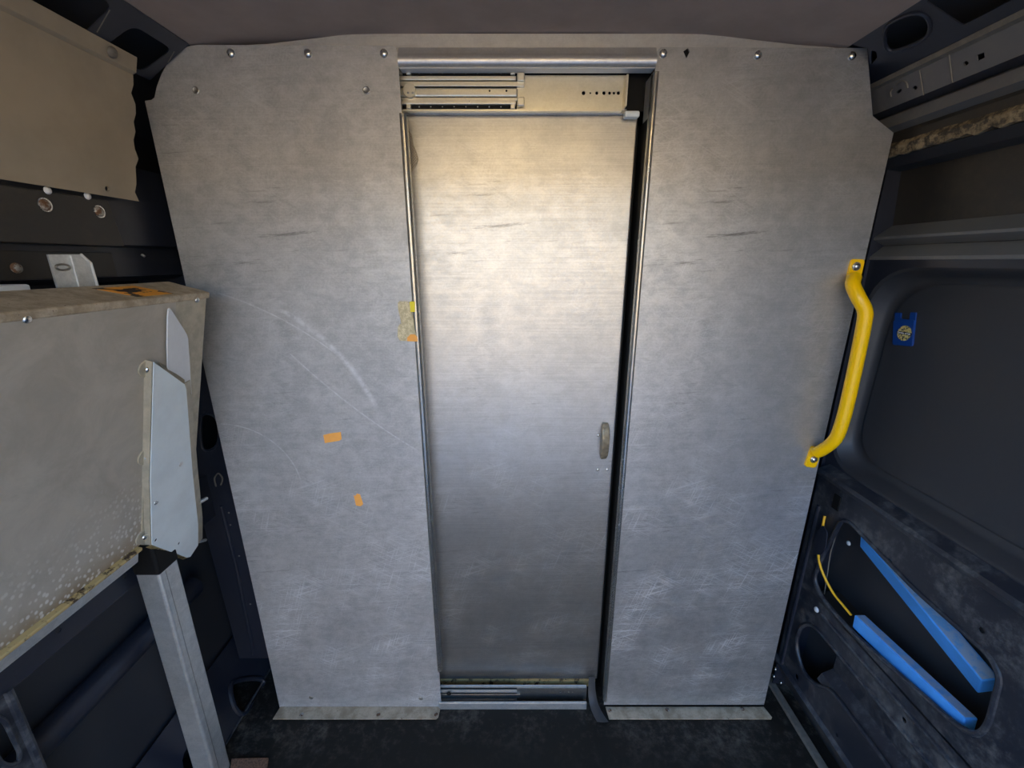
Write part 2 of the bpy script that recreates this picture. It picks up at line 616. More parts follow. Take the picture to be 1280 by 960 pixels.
zc = lambda Z: H + Z
roof_prof = [(-0.677, zc(.437)), (-0.50, zc(.449)), (-0.333, zc(.459)), (-.1, zc(.462)), (.2, zc(.462)), (0.40, zc(.459)), (0.56, zc(.447)), (0.706, zc(.433))]
ceiling = tag(obj('ceiling', sweep(B(), roof_prof, YR, 1.42, 0.02), M['ceil'], smooth=True), kind='structure')

# right body side: outer skin, then its pressings as parts
rs = [(.60, .458), (.70, .462), (.86, .40), (.93, .30), (.965, .20), (.985, 0.0), (1.0, -.3), (1.0, -.8), (.985, -1.15), (.975, -1.4175)]
wr = tag(obj('wall_right', sweep(B(), [(x, zc(z)) for x, z in rs], YR, 1.42, 0.02), M['skin']), kind='structure')
ls = [(-x, z) for x, z in rs][::-1]
wl = tag(obj('wall_left', sweep(B(), [(x, zc(z)) for x, z in ls], YR, 1.42, 0.02), M['skin']), kind='structure')
b = B()
box(b, (-1.02, 1.42, -.03), (1.02, 1.44, zc(.48)))
tag(obj('blackout_wall', b, M['black']), kind='structure')  # added black wall shutting off the cab so gaps stay dark
b = B()
plate(b, [(-40, -40, -.6), (40, -40, -.6), (40, 40, -.6), (-40, 40, -.6)], (0, 0, -0.05))
tag(obj('ground', b, M['ground']), kind='structure')
b = B()
plate(b, [(-16, -10, -.6), (16, -10, -.6), (16, -10, 3.4), (-16, -10, 3.4)], (0, -.3, 0))
tag(obj('wall_yard', b, M['facade']), kind='structure')


def press(parent, name, prof, mat, y0=YR, y1=1.40, thick=0.002, bevel=0.0, smooth=False):
    return obj(name, sweep(B(), [(x, zc(z)) for x, z in prof], y0, y1, thick), mat, parent, bevel=bevel, smooth=smooth)


# cant rail with oval openings (right)
A0, A1 = Vector((.704, 0, zc(.434))), Vector((.802, 0, zc(.372)))
dv = (A1 - A0)
cn = Vector((dv.z, 0, -dv.x)).normalized()
oval = lambda pts: smooth_loop([atp(x, y, A0, cn) for x, y in pts], 3)


def onrail(s, y):
    return A0 + dv * s + Vector((0, y, 0))


b = B()
h1 = oval([(1106, 52), (1107, 37), (1116, 27), (1140, 17), (1156, 19), (1163, 29), (1161, 43), (1148, 53), (1122, 63), (1111, 62)])
y3 = atp(1177, 20, A0, cn).y
h3 = round_loop([onrail(.06, y3), onrail(.72, y3 - .012), onrail(.72, .02), onrail(.06, .02)], .006)
h4 = round_loop([onrail(.15, -.12), onrail(.72, -.12), onrail(.72, -.42), onrail(.15, -.42)], .02)
c1_, c2_ = atp(1085, 60, A0, cn), atp(1087.5, 88, A0, cn)     # the rail stops short of the sheet's corner
h2 = round_loop([atp(x, y, A0, cn) for x, y in ((1089, 63), (1095, 64), (1097, 72), (1089, 81))], .004, 3)
plate(b, [onrail(0, 1.044), c1_, c2_, c2_ + Vector((0, .3, 0)), onrail(1, 1.40), onrail(1, YR), onrail(0, YR)], -cn * .002 if cn.x < 0 else cn * .002, [h1, h2, h3, h4])
obj('cant_rail', b, M['navy'], wr)
for hh in (h1,):                                   # rolled rim round the oval
    obj('opening_rim', tube(B(), [p + Vector((-.001, 0, 0)) for p in hh] + [hh[0], hh[1]], .0035, 8, False), M['navy'], wr, smooth=True)
press(wr, 'rail_bead', [(.798, .383), (.793, .376), (.796, .368), (.812, .364)], M['strip'], thick=.003)

# upper rail plate: square and round holes
U0, U1 = Vector((.806, 0, zc(.366))), Vector((.826, 0, zc(.322)))
un = Vector((U1.z - U0.z, 0, -(U1.x - U0.x))).normalized()
up = lambda x, y: atp(x, y, U0, un)
b = B()
sq = [up(1221, 69), up(1230, 65.5), up(1231, 72), up(1222, 76.5)]
holes = [sq, smooth_loop([up(1204, 79), up(1208, 76), up(1211, 79), up(1207, 82)], 3),
         smooth_loop([up(1141, 110), up(1144, 107), up(1147, 109.5), up(1144, 112.5)], 3),
         smooth_loop([up(1121, 115), up(1126, 111), up(1127, 113.5), up(1123, 117)], 3)]
plate(b, [U0 + Vector((0, 1.40, 0)), U1 + Vector((0, 1.40, 0)), U1 + Vector((0, YR, 0)), U0 + Vector((0, YR, 0))], -un * .002 if un.x < 0 else un * .002, holes)
obj('rail_plate', b, M['greyrail'], wr)
for a, c in (((1150, 88), (1155, 119)), ((1187, 68), (1191, 103))):    # weld seams down the rail
    obj('seam', tube(B(), [up(*a) + Vector((-.001, 0, 0)), up(*c) + Vector((-.001, 0, 0))], .0013, 6), M['strip'], wr)
obj('pressed_rim', tube(B(), smooth_path([up(1114, 121), up(1113, 115), up(1116, 110)], 4), .002, 6), M['strip'], wr, smooth=True)
obj('pressed_rim', tube(B(), smooth_path([up(1120, 106), up(1127, 101), up(1133, 103), up(1135, 110)], 4), .002, 6), M['strip'], wr, smooth=True)
press(wr, 'rail_return', [(.826, .322), (.858, .318)], M['navy'])
press(wr, 'stringer', [(.858, .318), (.850, .312), (.850, .290), (.872, .283)], M['greyrail'])
press(wr, 'stringer', [(.872, .283), (.868, .275), (.868, .258)], M['skinwarm'])
press(wr, 'lower_return', [(.870, .228), (.895, .212), (.935, .208)], M['skin'])

# dirty foam strip glued along the stringer, ragged lower edge
b = B()
n = 120
ya, yb = 1.36, -0.4
prev = None
for i in range(n + 1):
    y = ya + (yb - ya) * i / n
    zb = zc(.231) + random.uniform(-.004, .003)
    zt = zc(.258) + random.uniform(-.001, .001)
    x = .862 + random.uniform(-.002, .002)
    ring = [b.verts.new(v) for v in ((x + .004, y, zt), (x - .002, y, (zt + zb) / 2 + .004), (x + .002, y, zb), (.885, y, zb), (.885, y, zt))]
    if prev:
        for k in range(5):
            b.faces.new((prev[k], prev[(k + 1) % 5], ring[(k + 1) % 5], ring[k]))
    prev = ring
bmesh.ops.recalc_face_normals(b, faces=b.faces)
obj('foam_strip', b, M['foam'], wr)

press(wr, 'side_panel', [(.935, .208), (.945, .084)], M['skinwarm'])
press(wr, 'waist_rib', [(.945, .086), (.905, .058), (.905, .052), (.935, .038)], M['greyrail'], bevel=.002)
press(wr, 'waist_rib', [(.935, .038), (.905, .012), (.905, .004)], M['greyrail'], bevel=.002)

# window blank: flat surround with a big rounded pressed recess
XF, XB = .908, .955
b = B()
ZT, ZB = -.012, -.552
yL = 1.105
op = lambda g: round_loop([(XF, yL - g, zc(ZT - g)), (XF, yL - g + .010, zc(ZB + g)), (XF, YR + .12, zc(ZB + g)), (XF, YR + .12, zc(ZT - g))], [.13, .10, .1, .1], 8)
plate(b, [(XF, 1.40, zc(.006)), (XF, 1.40, zc(-.575)), (XF, YR, zc(-.575)), (XF, YR, zc(.006))], (.002, 0, 0), [op(0)])
obj('window_surround', b, M['navy'], wr)
b = B()
loops = []
for g, x in ((0, XF), (.006, XF + .004), (.016, XB - .010), (.024, XB - .002), (.034, XB), (.036, XB - .0015), (.040, XB - .0015), (.046, XB)):
    loops.append([b.verts.new((x, p.y, p.z)) for p in op(g)])
for a, c in zip(loops, loops[1:]):
    for k in range(len(a)):
        b.faces.new((a[k], a[(k + 1) % len(a)], c[(k + 1) % len(a)], c[k]))
b.faces.new(loops[-1])
bmesh.ops.recalc_face_normals(b, faces=b.faces)
obj('window_blank', b, M['skin'], wr, smooth=True)
# ledge under the recess with its lip
press(wr, 'ledge', [(.912, -.553), (.880, -.566), (.874, -.574), (.878, -.586), (.902, -.592)], M['navy_lo'], y1=1.10, bevel=.003)

# lower inner panel with its two openings
XP = .90
pl = lambda pts, n=3: smooth_loop([atx(x, y, XP) for x, y in pts], n)
hole1 = round_loop([atx(x, y, XP) for x, y in ((1052, 650), (1062, 652), (1144, 737), (1236, 818), (1251, 846), (1236, 905), (1222, 921), (1194, 906), (1066, 792), (1041, 764), (1024, 742), (1017, 722), (1030, 690))], .03, 4)
e1, e2 = atx(1165, 960, XP), atx(1112, 960, XP)
hole2 = round_loop([atx(994, 803, XP), atx(1001, 782, XP), atx(1014, 779, XP), atx(1031, 797, XP), Vector((XP, .2, e1.z)), Vector((XP, .2, e2.z)), atx(1038, 861, XP), atx(1020, 857, XP), atx(1003, 840, XP)], .03, 4)
b = B()
dot = lambda x, y, r: circle(atx(x, y, XP), (1, 0, 0), r, 10)
plate(b, [(XP, 1.12, zc(-.588)), (XP, 1.12, zc(-1.29)), (XP, YR, zc(-1.29)), (XP, YR, zc(-.588))], (.002, 0, 0),
      [hole1, hole2, dot(1112, 701, .006), dot(1227, 788, .006), dot(996, 846, .008), dot(1046, 919, .005), dot(1130, 900, .006)])
obj('lower_panel', b, M['navy_lo'], wr)
for hh in (hole1, hole2):
    obj('opening_rim', tube(B(), [p + Vector((.001, 0, 0)) for p in hh] + [hh[0], hh[1]], .006, 8, False), M['navy_lo'], wr, smooth=True)
# sill inside the big opening, channel floor behind the lower one
zs = atx(1066, 792, XP).z
b = B()
plate(b, [(XP, 1.06, zs - .008), (1.0, 1.06, zs - .02), (1.0, .25, zs - .02), (XP, .25, zs - .008)], (0, 0, -.004))
obj('inner_sill', b, M['skinwarm'], wr)
yc = atx(1026, 820, XP).y
press(wr, 'channel_panel', [(.905, -1.02), (.945, -1.05), (.945, -1.15), (.915, -1.168), (.905, -1.19)], M['navy_lo'], y1=yc, bevel=.003)
for px, py in ((1045, 890), (1077, 938)):
    p = atx(px, py, XP + .02)
    obj('channel_tab', tube(B(), [p + Vector((-.012, .012, 0)), p + Vector((.004, 0, .006)), p + Vector((.016, -.012, .0))], .0035, 6), M['navy_lo'], wr, smooth=True)
# raised vertical beads on the pillar and flange beads along the panel
for pts in (((1024, 632), (1005, 712), (985, 797), (977, 832)), ((1030, 655), (1024, 690), (1022, 700))):
    obj('pillar_bead', tube(B(), [atx(x, y, XP) for x, y in pts], .006, 8), M['navy'], wr, smooth=True)
obj('panel_bead', tube(B(), [Vector((XP, 1.0, zc(-.985))), Vector((XP, YR, zc(-.985)))], .006, 8), M['navy_lo'], wr, smooth=True)
press(wr, 'panel_foot', [(.902, -1.28), (.890, -1.29), (.945, -1.40), (.96, -1.4175)], M['navy_lo'], y1=1.14)
# vertical face closing the pillar towards the cab
b = B()
plate(b, [(.90, 1.12, zc(.35)), (1.0, 1.12, zc(.2)), (1.0, 1.12, zc(-1.4)), (.90, 1.12, zc(-1.4))], (0, .003, 0))
obj('pillar_side', b, M['navy'], wr)
# bonded patch with a slotted clip at the top of the pillar, latch cover, white plug, ground screws
b = B()
p0 = atx(1046, 628, XP)
obox(b, p0, (.003, 0, 0), (0, .012, 0), (0, 0, .022))
obj('slotted_clip', b, M['black'], wr, bevel=.002)
b = B()
plate(b, round_loop([atx(x, y, XP - .016) for x, y in ((1028, 656), (1034, 664), (1032, 684), (1027, 694), (1015, 692), (1019, 668))], .008, 4), (.003, 0, 0))
obj('latch_cover', b, M['navy'], wr, bevel=.002)
obj('latch_rod', tube(B(), [atx(1047, 662, .93), atx(1038, 692, .93), atx(1030, 745, .935)], .0016, 6), M['strip'], wr)
stud('plug', atx(1021, 762, XP), (-1, 0, 0), .008, M['white'], wr)
stud('plug', atx(1061, 679, .985), (-1, 0, 0), .007, M['white'], wr)
for x, y in ((969, 836), (967, 845), (976, 853)):
    stud('screw', atx(x, y, XP), (-1, 0, 0), .006, M['bolt'], wr)

# ------------------------------------------------------------------ left body side
L0, L1 = Vector((-.675, 0, zc(.437))), Vector((-.772, 0, zc(.372)))
ldv = L1 - L0
lcn = Vector((ldv.z, 0, -ldv.x)).normalized()
lrail = lambda s, y: L0 + ldv * s + Vector((0, y, 0))
lp = lambda x, y: atp(x, y, L0, lcn)
b = B()
yy = lp(150, 35).y
ya2, yb2 = lp(205, 70).y, lp(155, 40).y
h1 = round_loop([lrail(.25, ya2), lrail(.93, ya2 - .01), lrail(.93, yb2 - .01), lrail(.25, yb2)], .02)
yb3 = lp(128, 18).y
h2 = round_loop([lrail(.15, yb3), lrail(.9, yb3), lrail(.9, .1), lrail(.15, .1)], .02)
plate(b, [lrail(0, 1.046), lrail(1, 1.046), lrail(1, YR), lrail(0, YR)], lcn * -.002, [h1, h2])
obj('cant_rail', b, M['navy'], wl)
for a, c in (((136, 11), (120, 39)), ((217, 63), (209, 77))):
    obj('seam', tube(B(), [lp(*a) + Vector((.001, 0, -.001)), lp(*c) + Vector((.001, 0, -.001))], .0014, 6), M['strip'], wl)
# lower part of the left side
press(wl, 'wall_stringer', [(-.84, .20), (-.83, .13), (-.83, .035), (-.85, .03), (-.85, -.005), (-.845, -.03), (-.87, -.04)], M['navy'], thick=.002)
XL = -.895
bl = B()
dotl = lambda x, y, r: circle(atx(x, y, XL), (1, 0, 0), r, 10)
plate(bl, [(XL, 1.12, zc(-.60)), (XL, 1.12, zc(-.735)), (XL, YR, zc(-.735)), (XL, YR, zc(-.60))], (-.002, 0, 0), [dotl(156, 720, .006), dotl(73, 788, .006)])
obj('waist_rail', bl, M['navy'], wl)
press(wl, 'waist_return', [(XL, -.735), (-.93, -.742)], M['navy'], y1=1.12)
# outer skin with its diagonal stiffener
d0, d1 = atx(55, 925, -.965), atx(215, 760, -.955)
for k, w in ((0, .03),):
    obj('stiffener', tube(B(), [d0 + (d0 - d1) * .3, d0, d1, d1 + (d1 - d0) * .25], w, 10), M['navy'], wl, smooth=True)
# rear pillar with slot
b = B()
yP = atx(7, 858, XL).y
slot = round_loop([atx(-14, 895, XL), atx(5, 899, XL), atx(25, 940, XL), atx(24, 952, XL), atx(12, 958, XL), atx(2, 955, XL), atx(-20, 925, XL)], .012, 4)
plate(b, [(XL, yP, zc(-.73)), (XL, yP, zc(-1.30)), (XL, .30, zc(-1.30)), (XL, .30, zc(-.73))], (-.002, 0, 0), [slot])
obj('slotted_pillar', b, M['navy_lo'], wl)
obj('opening_rim', tube(B(), slot + [slot[0], slot[1]], .004, 8, False), M['navy_lo'], wl, smooth=True)
obj('pillar_bead', tube(B(), [Vector((XL, yP, zc(-.73))), Vector((XL, yP, zc(-1.30)))], .007, 8), M['navy_lo'], wl, smooth=True)
# front pillar beside the partition
YP = 1.13
b = B()
fp = lambda x, y: aty(x, y, YP)
hole_a = smooth_loop([fp(x, y) for x, y in ((252, 520), (270, 522), (274, 545), (268, 560), (253, 560))], 3)
plate(b, [(-.97, YP, zc(-.02)), (-.70, YP, zc(-.02)), (-.70, YP, zc(-1.30)), (-.93, YP, zc(-1.30))], (0, .003, 0), [hole_a])
obj('front_pillar', b, M['navy'], wl)
obj('pillar_bead', tube(B(), [fp(277, 632), fp(295, 705), fp(318, 818)], .006, 8), M['navy'], wl, smooth=True)
for x, y in ((286, 641), (288, 656), (299, 695), (313, 755)):
    stud('spot_weld', fp(x, y), (0, -1, 0), .003, M['strip'], wl)
obj('opening_rim', tube(B(), hole_a + [hole_a[0], hole_a[1]], .004, 8, False), M['navy'], wl, smooth=True)
obj('wire_clip', tube(B(), smooth_path([aty(270, 608, 1.12), aty(268, 598, 1.115), aty(273, 592, 1.11), aty(278, 598, 1.115), aty(276, 606, 1.12)], 4), .0022, 6), M['strip'], wl, smooth=True)
# sill with round drain openings
S0, S1 = Vector((-.872, 0, .002)), Vector((-.965, 0, .17))
sd = S1 - S0
sn = Vector((sd.z, 0, -sd.x)).normalized()
sl = lambda x, y: atp(x, y, S0, sn)
b = B()
hole_b = smooth_loop([sl(x, y) for x, y in ((288, 858), (300, 850), (322, 848), (330, 854), (322, 872), (306, 892), (293, 884))], 3)
hole_c = smooth_loop([sl(x, y) for x, y in ((228, 950), (240, 930), (262, 925), (262, 945), (240, 975))], 3)
plate(b, [S0 + Vector((0, 1.40, 0)), S1 + Vector((0, 1.40, 0)), S1 + Vector((0, YR, 0)), S0 + Vector((0, YR, 0))], sn * -.003 if sn.x > 0 else sn * .003, [hole_b, hole_c])
obj('sill', b, M['navy'], wl)
obj('opening_rim', tube(B(), hole_b + [hole_b[0], hole_b[1]], .008, 8, False), M['navy'], wl, smooth=True)
obj('sill_flange', tube(B(), [Vector((-.872, 1.2, .006)), Vector((-.872, .2, .006))], .0035, 6), M['navy_lo'], wl)

# floor-edge strips
b = B()
box(b, (.892, YR, 0), (.915, 1.38, .012))
tag(obj('trim_1', b, M['strip'], bevel=.002), kind='structure')
# roof header plate above the partition
hp = [aty(235, 57), aty(330, 52), aty(440, 39), aty(880, 39), aty(1000, 53), aty(1075, 58), aty(1075, 68), aty(235, 68)]
b = B()
plate(b, [Vector((p.x, 1.060, p.z)) for p in hp], (0, .004, 0))
tag(obj('trim_2', b, M['bare']), kind='structure')

# ------------------------------------------------------------------ partition sheets
PT = Vector((0, .003, 0))
lx = lambda p: aty(*p)
left = thing('partition_panel', (-.5, D, 0), 'wide scuffed aluminium partition sheet with a rounded upper corner, left of the sliding door', 'panel')
outl = [(181, 126), (189, 125)] + [(193, 122), (196, 108), (202, 92), (212, 74), (222, 64), (234, 58), (246, 56)] + [(490, 57), (495, 59), (497, 66), (552, 886), (350, 886)]
b = B()
plate(b, [lx(p) for p in outl], PT)
obj('sheet', b, M['panel_l'], left)
xl = (aty(500, 100).x + aty(551, 860).x) / 2
xr = (aty(819, 100).x + aty(757, 860).x) / 2


def bead(sign, x0, z0, x1, z1, r, depth):
    """rolled return edge of a sheet, turning from its face back into the doorway; (x0, z0) is its foot, (x1, z1) its top"""
    bm = B()
    prof = [(-sign * r + sign * r * math.sin(a), D + r * .35 - r * math.cos(a)) for a in [R(k) for k in range(-45, 91, 9)]] + [(0, D + depth)]
    lo = [bm.verts.new((x0 + p[0], p[1], z0)) for p in prof]
    hi = [bm.verts.new((x1 + p[0], p[1], z1)) for p in prof]
    for i in range(len(prof) - 1):
        bm.faces.new((lo[i], lo[i + 1], hi[i + 1], hi[i]))
    bmesh.ops.solidify(bm, geom=list(bm.faces), thickness=.002)
    bmesh.ops.recalc_face_normals(bm, faces=bm.faces)
    return bm


def edge_bead(sign, foot_px, top_px, dx, r, depth):
    a_, b_ = aty(*foot_px), aty(*top_px)
    return bead(sign, a_.x + sign * dx, a_.z, b_.x + sign * dx, b_.z, r, depth)


obj('rolled_edge', edge_bead(1, (549, 838), (502, 142), .010, .0085, .014), M['edge'], left, smooth=True)
NF = Vector((0, -1, 0))
for x, y in ((289, 67), (385, 67), (480, 67)):
    stud('bolt', aty(x, y), NF, .0085, M['bolt'], left)
for x, y in ((245, 113), (458, 113), (389, 872), (526, 873)):
    o = obj('rivet', lathe(B(), [(.0075, 0), (.0075, .0012), (.006, .002), (.004, .001), (0, .001)], aty(x, y), NF, 16), M['zinc_dark'], left, smooth=True)


def foot(parent, x0, x1, xs, cut):
    """bent floor flange with its screws"""
    bm = B()
    ytop, yf = D, D - .040
    plate(bm, [(x0, ytop, .003), (x0 - cut[0], yf, .003), (x1 + cut[1] - .006, yf, .003), (x1 + cut[1], yf + .006, .003), (x1, ytop, .003)], (0, 0, .003))
    f = obj('floor_flange', bm, M['corroded'], parent, bevel=.001)
    f['label'] = 'tan corroded floor flange'
    for px, py in xs:
        stud('screw', atz(px, py, .006), (0, 0, 1), .0065, M['rustbolt'], f, .5)


foot(left, aty(351, 886).x, aty(551, 886).x, ((377, 893), (473, 893), (545, 893)), (.004, -.002))

right = thing('partition_panel', (.55, D, 0), 'aluminium partition sheet with a clipped upper corner, carrying the yellow grab handle', 'panel')
outr = [(819, 88), (821, 64), (826, 59), (1084, 60), (1091, 145), (1117, 166), (955, 881), (755, 881)]
b = B()
tear = [lx(p) for p in ((854, 64), (860, 60), (862, 65), (858, 73))]
plate(b, [lx(p) for p in outr], PT, [tear])
obj('sheet', b, M['panel_r'], right)
obj('rolled_edge', edge_bead(-1, (755.5, 876), (819.5, 90), .005, .007, .014), M['edge'], right, smooth=True)
b = B()
jx = xr - .004
box(b, (jx, D + .014, aty(756, 876).z), (jx + .002, D + .095, aty(819, 145).z))
obj('jamb', b, M['black'], right)  # lower jamb painted black to carry the shade of the door gap
b = B()
box(b, (jx, D + .014, aty(819, 145).z), (jx + .002, D + .055, aty(819, 90).z))
obj('jamb', b, M['bare'], right)
b = B()
box(b, (aty(850, 66).x, D + .0035, aty(858, 76).z), (aty(866, 66).x, D + .0055, aty(858, 59).z))
obj('tear_shade', b, M['black'], right)  # black sheet paints the dark seen through the hole
for x, y in ((829, 67), (947, 69), (1065, 70)):
    stud('bolt', aty(x, y), NF, .0085, M['bolt'], right)
foot(right, aty(757, 881).x, aty(955, 881).x, ((762, 888), (834, 887), (928, 886)), (-.003, .008))

# ------------------------------------------------------------------ door header
head = thing('door_header', (0.03, D + .01, aty(640, 83).z), 'rolled aluminium moulding across the top of the doorway, between the two partition sheets', 'moulding')
z0, z1, zm = aty(640, 83.5).z, aty(640, 59).z, aty(640, 69).z


def xprofile(prof, x0, x1, t=.0015):
    bm = B()
    A_ = [bm.verts.new((x0, y, z)) for y, z in prof]
    C_ = [bm.verts.new((x1, y, z)) for y, z in prof]
    for i in range(len(prof) - 1):
        bm.faces.new((A_[i], A_[i + 1], C_[i + 1], C_[i]))
    bmesh.ops.recalc_face_normals(bm, faces=bm.faces)
    bmesh.ops.solidify(bm, geom=list(bm.faces), thickness=t)
    bmesh.ops.recalc_face_normals(bm, faces=bm.faces)
    return bm


hx0, hx1 = aty(498, 72).x, aty(820, 72).x
prof = [(D + .004, z1), (D - .0005, zm + .001)]
for k in range(0, 9):
    a = R(20 + 140 * k / 8)
    prof.append((D + .001 - .010 * math.sin(a), (zm + z0) / 2 + (zm - z0) / 2 * math.cos(a)))
prof.append((D + .004, z0))
obj('moulding', xprofile(prof, hx0, hx1), M['bare'], head, smooth=True)
obj('lit_lip', xprofile([(D + .001, z0 - .0005), (D + .030, aty(640, 90.5, D + .030).z)], hx0, hx1), M['white'], head)['label'] = 'sloped inner lip, its daylight painted in as white'  # daylight on the header's underside painted in as white
b = B()
box(b, (xl - .01, D + .055, aty(640, 138.5, D + .05).z), (xr + .01, D + .058, z0 + .01))
obj('void_shade', b, M['black'], head)  # black sheet stands for the dark void round the slide

# ------------------------------------------------------------------ sliding door
YD = 1.108
dr = thing('sliding_door', (0, YD, aty(640, 857, YD).z), 'tall brushed aluminium sliding door in the middle of the partition', 'door')
zt, zb2 = aty(640, 143, YD).z, aty(640, 849, YD).z
b = B()
box(b, (-.30, YD, zb2), (.290, YD + .022, zt))
obj('door_skin', b, M['door'], dr, bevel=.004, seg=3)
b = B()
box(b, (-.30, YD - .006, zt - .002), (.262, YD + .004, zt + .010))
obj('top_lip', b, M['zinc_dark'], dr, bevel=.002)
b = B()
box(b, (-.30, YD - .003, aty(640, 857, YD).z), (.283, YD + .015, zb2))
o = obj('bottom_strip', b, M['rust'], dr, bevel=.001)
o['label'] = 'rust-stained tan strip along the bottom edge'
b = B()
box(b, (.290, YD + .012, zb2), (.296, YD + .03, zt - .02))
obj('edge_seal', b, M['black'], dr)
# torn corner that bares the perforated sheet behind the skin
ddp = lambda x, y: aty(x, y, YD - .0012)
b = B()
plate(b, [ddp(x, y) for x, y in ((502, 150), (508, 158), (515, 170), (516, 180), (520, 190), (523, 199), (521, 205), (516, 213), (509, 222), (505, 206))], (0, .001, 0))
o = obj('perforated_sheet', b, M['perf'], dr)
o['label'] = 'torn corner baring perforated grey sheet'
edge = [ddp(x, y) + Vector((0, -.0006, 0)) for x, y in ((508, 158), (515, 170), (516, 180), (520, 190), (523, 199), (521, 205), (516, 213), (509, 222))]
obj('torn_edge', tube(B(), edge, .0009, 5), M['tanmetal'], dr)
# pull handle
b = B()
hz0, hz1 = aty(756, 572, YD).z, aty(752, 528, YD).z
hx = aty(755, 550, YD).x
vs = []
for t in range(0, 9):
    k = t / 8
    z = hz0 + (hz1 - hz0) * k
    out = .030 * math.sin(math.pi * min(1, max(0, .06 + k * .88))) ** .55
    w = .0105 if t not in (0, 8) else .008
    vs.append([b.verts.new(v) for v in ((hx - w, YD - out, z), (hx + w, YD - out * .82, z), (hx + w, YD + .001, z), (hx - w, YD + .001, z))])
for a, c in zip(vs, vs[1:]):
    for k in range(4):
        b.faces.new((a[k], a[(k + 1) % 4], c[(k + 1) % 4], c[k]))
b.faces.new(vs[0][::-1])
b.faces.new(vs[-1])
bmesh.ops.recalc_face_normals(b, faces=b.faces)
o = obj('handle', b, M['latch'], dr, bevel=.0025)
o['label'] = 'small worn grey-tan pull handle'
for x, y in ((748, 544), (761, 544), (747, 587), (759, 587)):
    stud('screw', aty(x, y, YD), NF, .0045, M['bolt'], dr)

# ------------------------------------------------------------------ telescopic slides
def slide(name, label, YS, xa, xm, xe, ya_, yb_, rows, mats, holes_px, disc=None, zlist=None):
    root = thing(name, aty((xa + xe) / 2, yb_, YS + .02), label, 'drawer slide')
    base = B()
    p, q2 = aty(xm - 4, yb_, YS + .004), aty(xe, ya_, YS + .004)
    holes = [circle(aty(x, y, YS + .004), (0, 1, 0), r, 10) for x, y, r in holes_px]
    zt_, zb_ = aty(640, ya_, YS + .004).z, aty(640, yb_, YS + .004).z
    xs0, xs1 = aty(xm - 6, (ya_ + yb_) / 2, YS + .004).x, aty(xe, (ya_ + yb_) / 2, YS + .004).x
    plate(base, [(xs0, YS + .004, zb_), (xs1, YS + .004, zb_), (xs1, YS + .004, zt_), (xs0, YS + .004, zt_)], (0, .0025, 0), holes)
    obj('mounting_plate', base, mats[0], root)
    base = B()
    xb0 = aty(xa - 8, yb_, YS + .004).x
    plate(base, [(xb0, YS + .005, zb_), (xs0, YS + .005, zb_), (xs0, YS + .005, zt_ + .008), (xb0, YS + .005, zt_ + .008)], (0, .0015, 0))
    obj('recess_shade', base, M['black'], root)  # black sheet paints the shade in the recess behind the rails
    for nm, y0, y1, xend, out, mt, bev in rows:
        bm = B()
        x0 = aty(xa - 8, y0, YS).x
        x1 = aty(xend, (y0 + y1) / 2, YS).x
        box(bm, (x0, YS - out, aty(640, y1, YS - out).z), (x1, YS + .004, aty(640, y0, YS - out).z))
        obj(nm, bm, mt, root, bevel=bev)
    return root


zk, zd, bk = M['zinc'], M['zinc_dark'], M['black']
us = slide('drawer_slide', 'long zinc-plated telescopic slide above the sliding door', 1.085, 499, 652, 782, 94, 137.5,
           [('ball_cage', 88.5, 94.0, 640, .003, bk, 0), ('rail_lip', 94.5, 99.8, 645, .010, zk, .0015), ('rail_web', 101.5, 107.8, 655, .005, zk, .001),
            ('inner_rail', 109.5, 120.5, 647, .009, zk, .003), ('rail_web', 122, 126, 655, .005, zk, .001), ('rail_lip', 125.5, 130.3, 645, .010, zk, .0015), ('ball_cage', 131, 136, 640, .003, bk, 0),
            ('base_flange', 136.5, 139, 776, .008, zk, 0)],
           (zk,), [(729.5, 116.3, .0042), (738, 116.3, .002), (746, 116.3, .0035), (755, 116.3, .0038), (762, 116.3, .0033), (767.5, 116.3, .003), (773, 116.3, .0038)])
for y in (91, 133.5):
    for x in (500, 511, 641):
        p = aty(x, y, 1.080)
        bm = B()
        obox(bm, p, (.005, 0, 0), (0, .004, 0), (0, 0, .0045))
        obj('cage_clip', bm, zk, us, bevel=.001)
    for k in range(8):
        p = aty(524 + k * 14.6, y, 1.082)
        stud('ball', p, NF, .0017, M['bolt'], us, 1.2, 8)
for y in (97, 127.5):
    bm = B()
    obox(bm, aty(651, y, 1.077), (.008, 0, 0), (0, .006, 0), (0, 0, .0085))
    obj('end_stop', bm, zk, us, bevel=.002)
disc = obj('pivot_disc', lathe(B(), [(0, .011), (.0135, .011), (.0145, .0095), (.0145, 0)], aty(513, 115, 1.083), NF, 20), zk, us, smooth=True)
for x in (510, 516):
    stud('rivet', aty(x, 116, 1.0715), NF, .0024, zd, disc, 1, 8)
for x in (612, 633):
    stud('dimple', aty(x, 113.5, 1.0755), NF, .0022, bk, us, .5, 8)
bm = B()
pe = aty(781, 116, 1.075)
box(bm, (pe.x, 1.066, aty(640, 135, 1.08).z), (pe.x + .004, 1.092, aty(640, 96, 1.08).z))
obj('end_plate', bm, zk, us)
bm = B()
c0, c1 = aty(778, 150, 1.10), aty(797, 142, 1.10)
box(bm, (c0.x, 1.078, c0.z), (c1.x, 1.100, c1.z))
obj('roller_bracket', bm, M['greypaint'], us, bevel=.004)

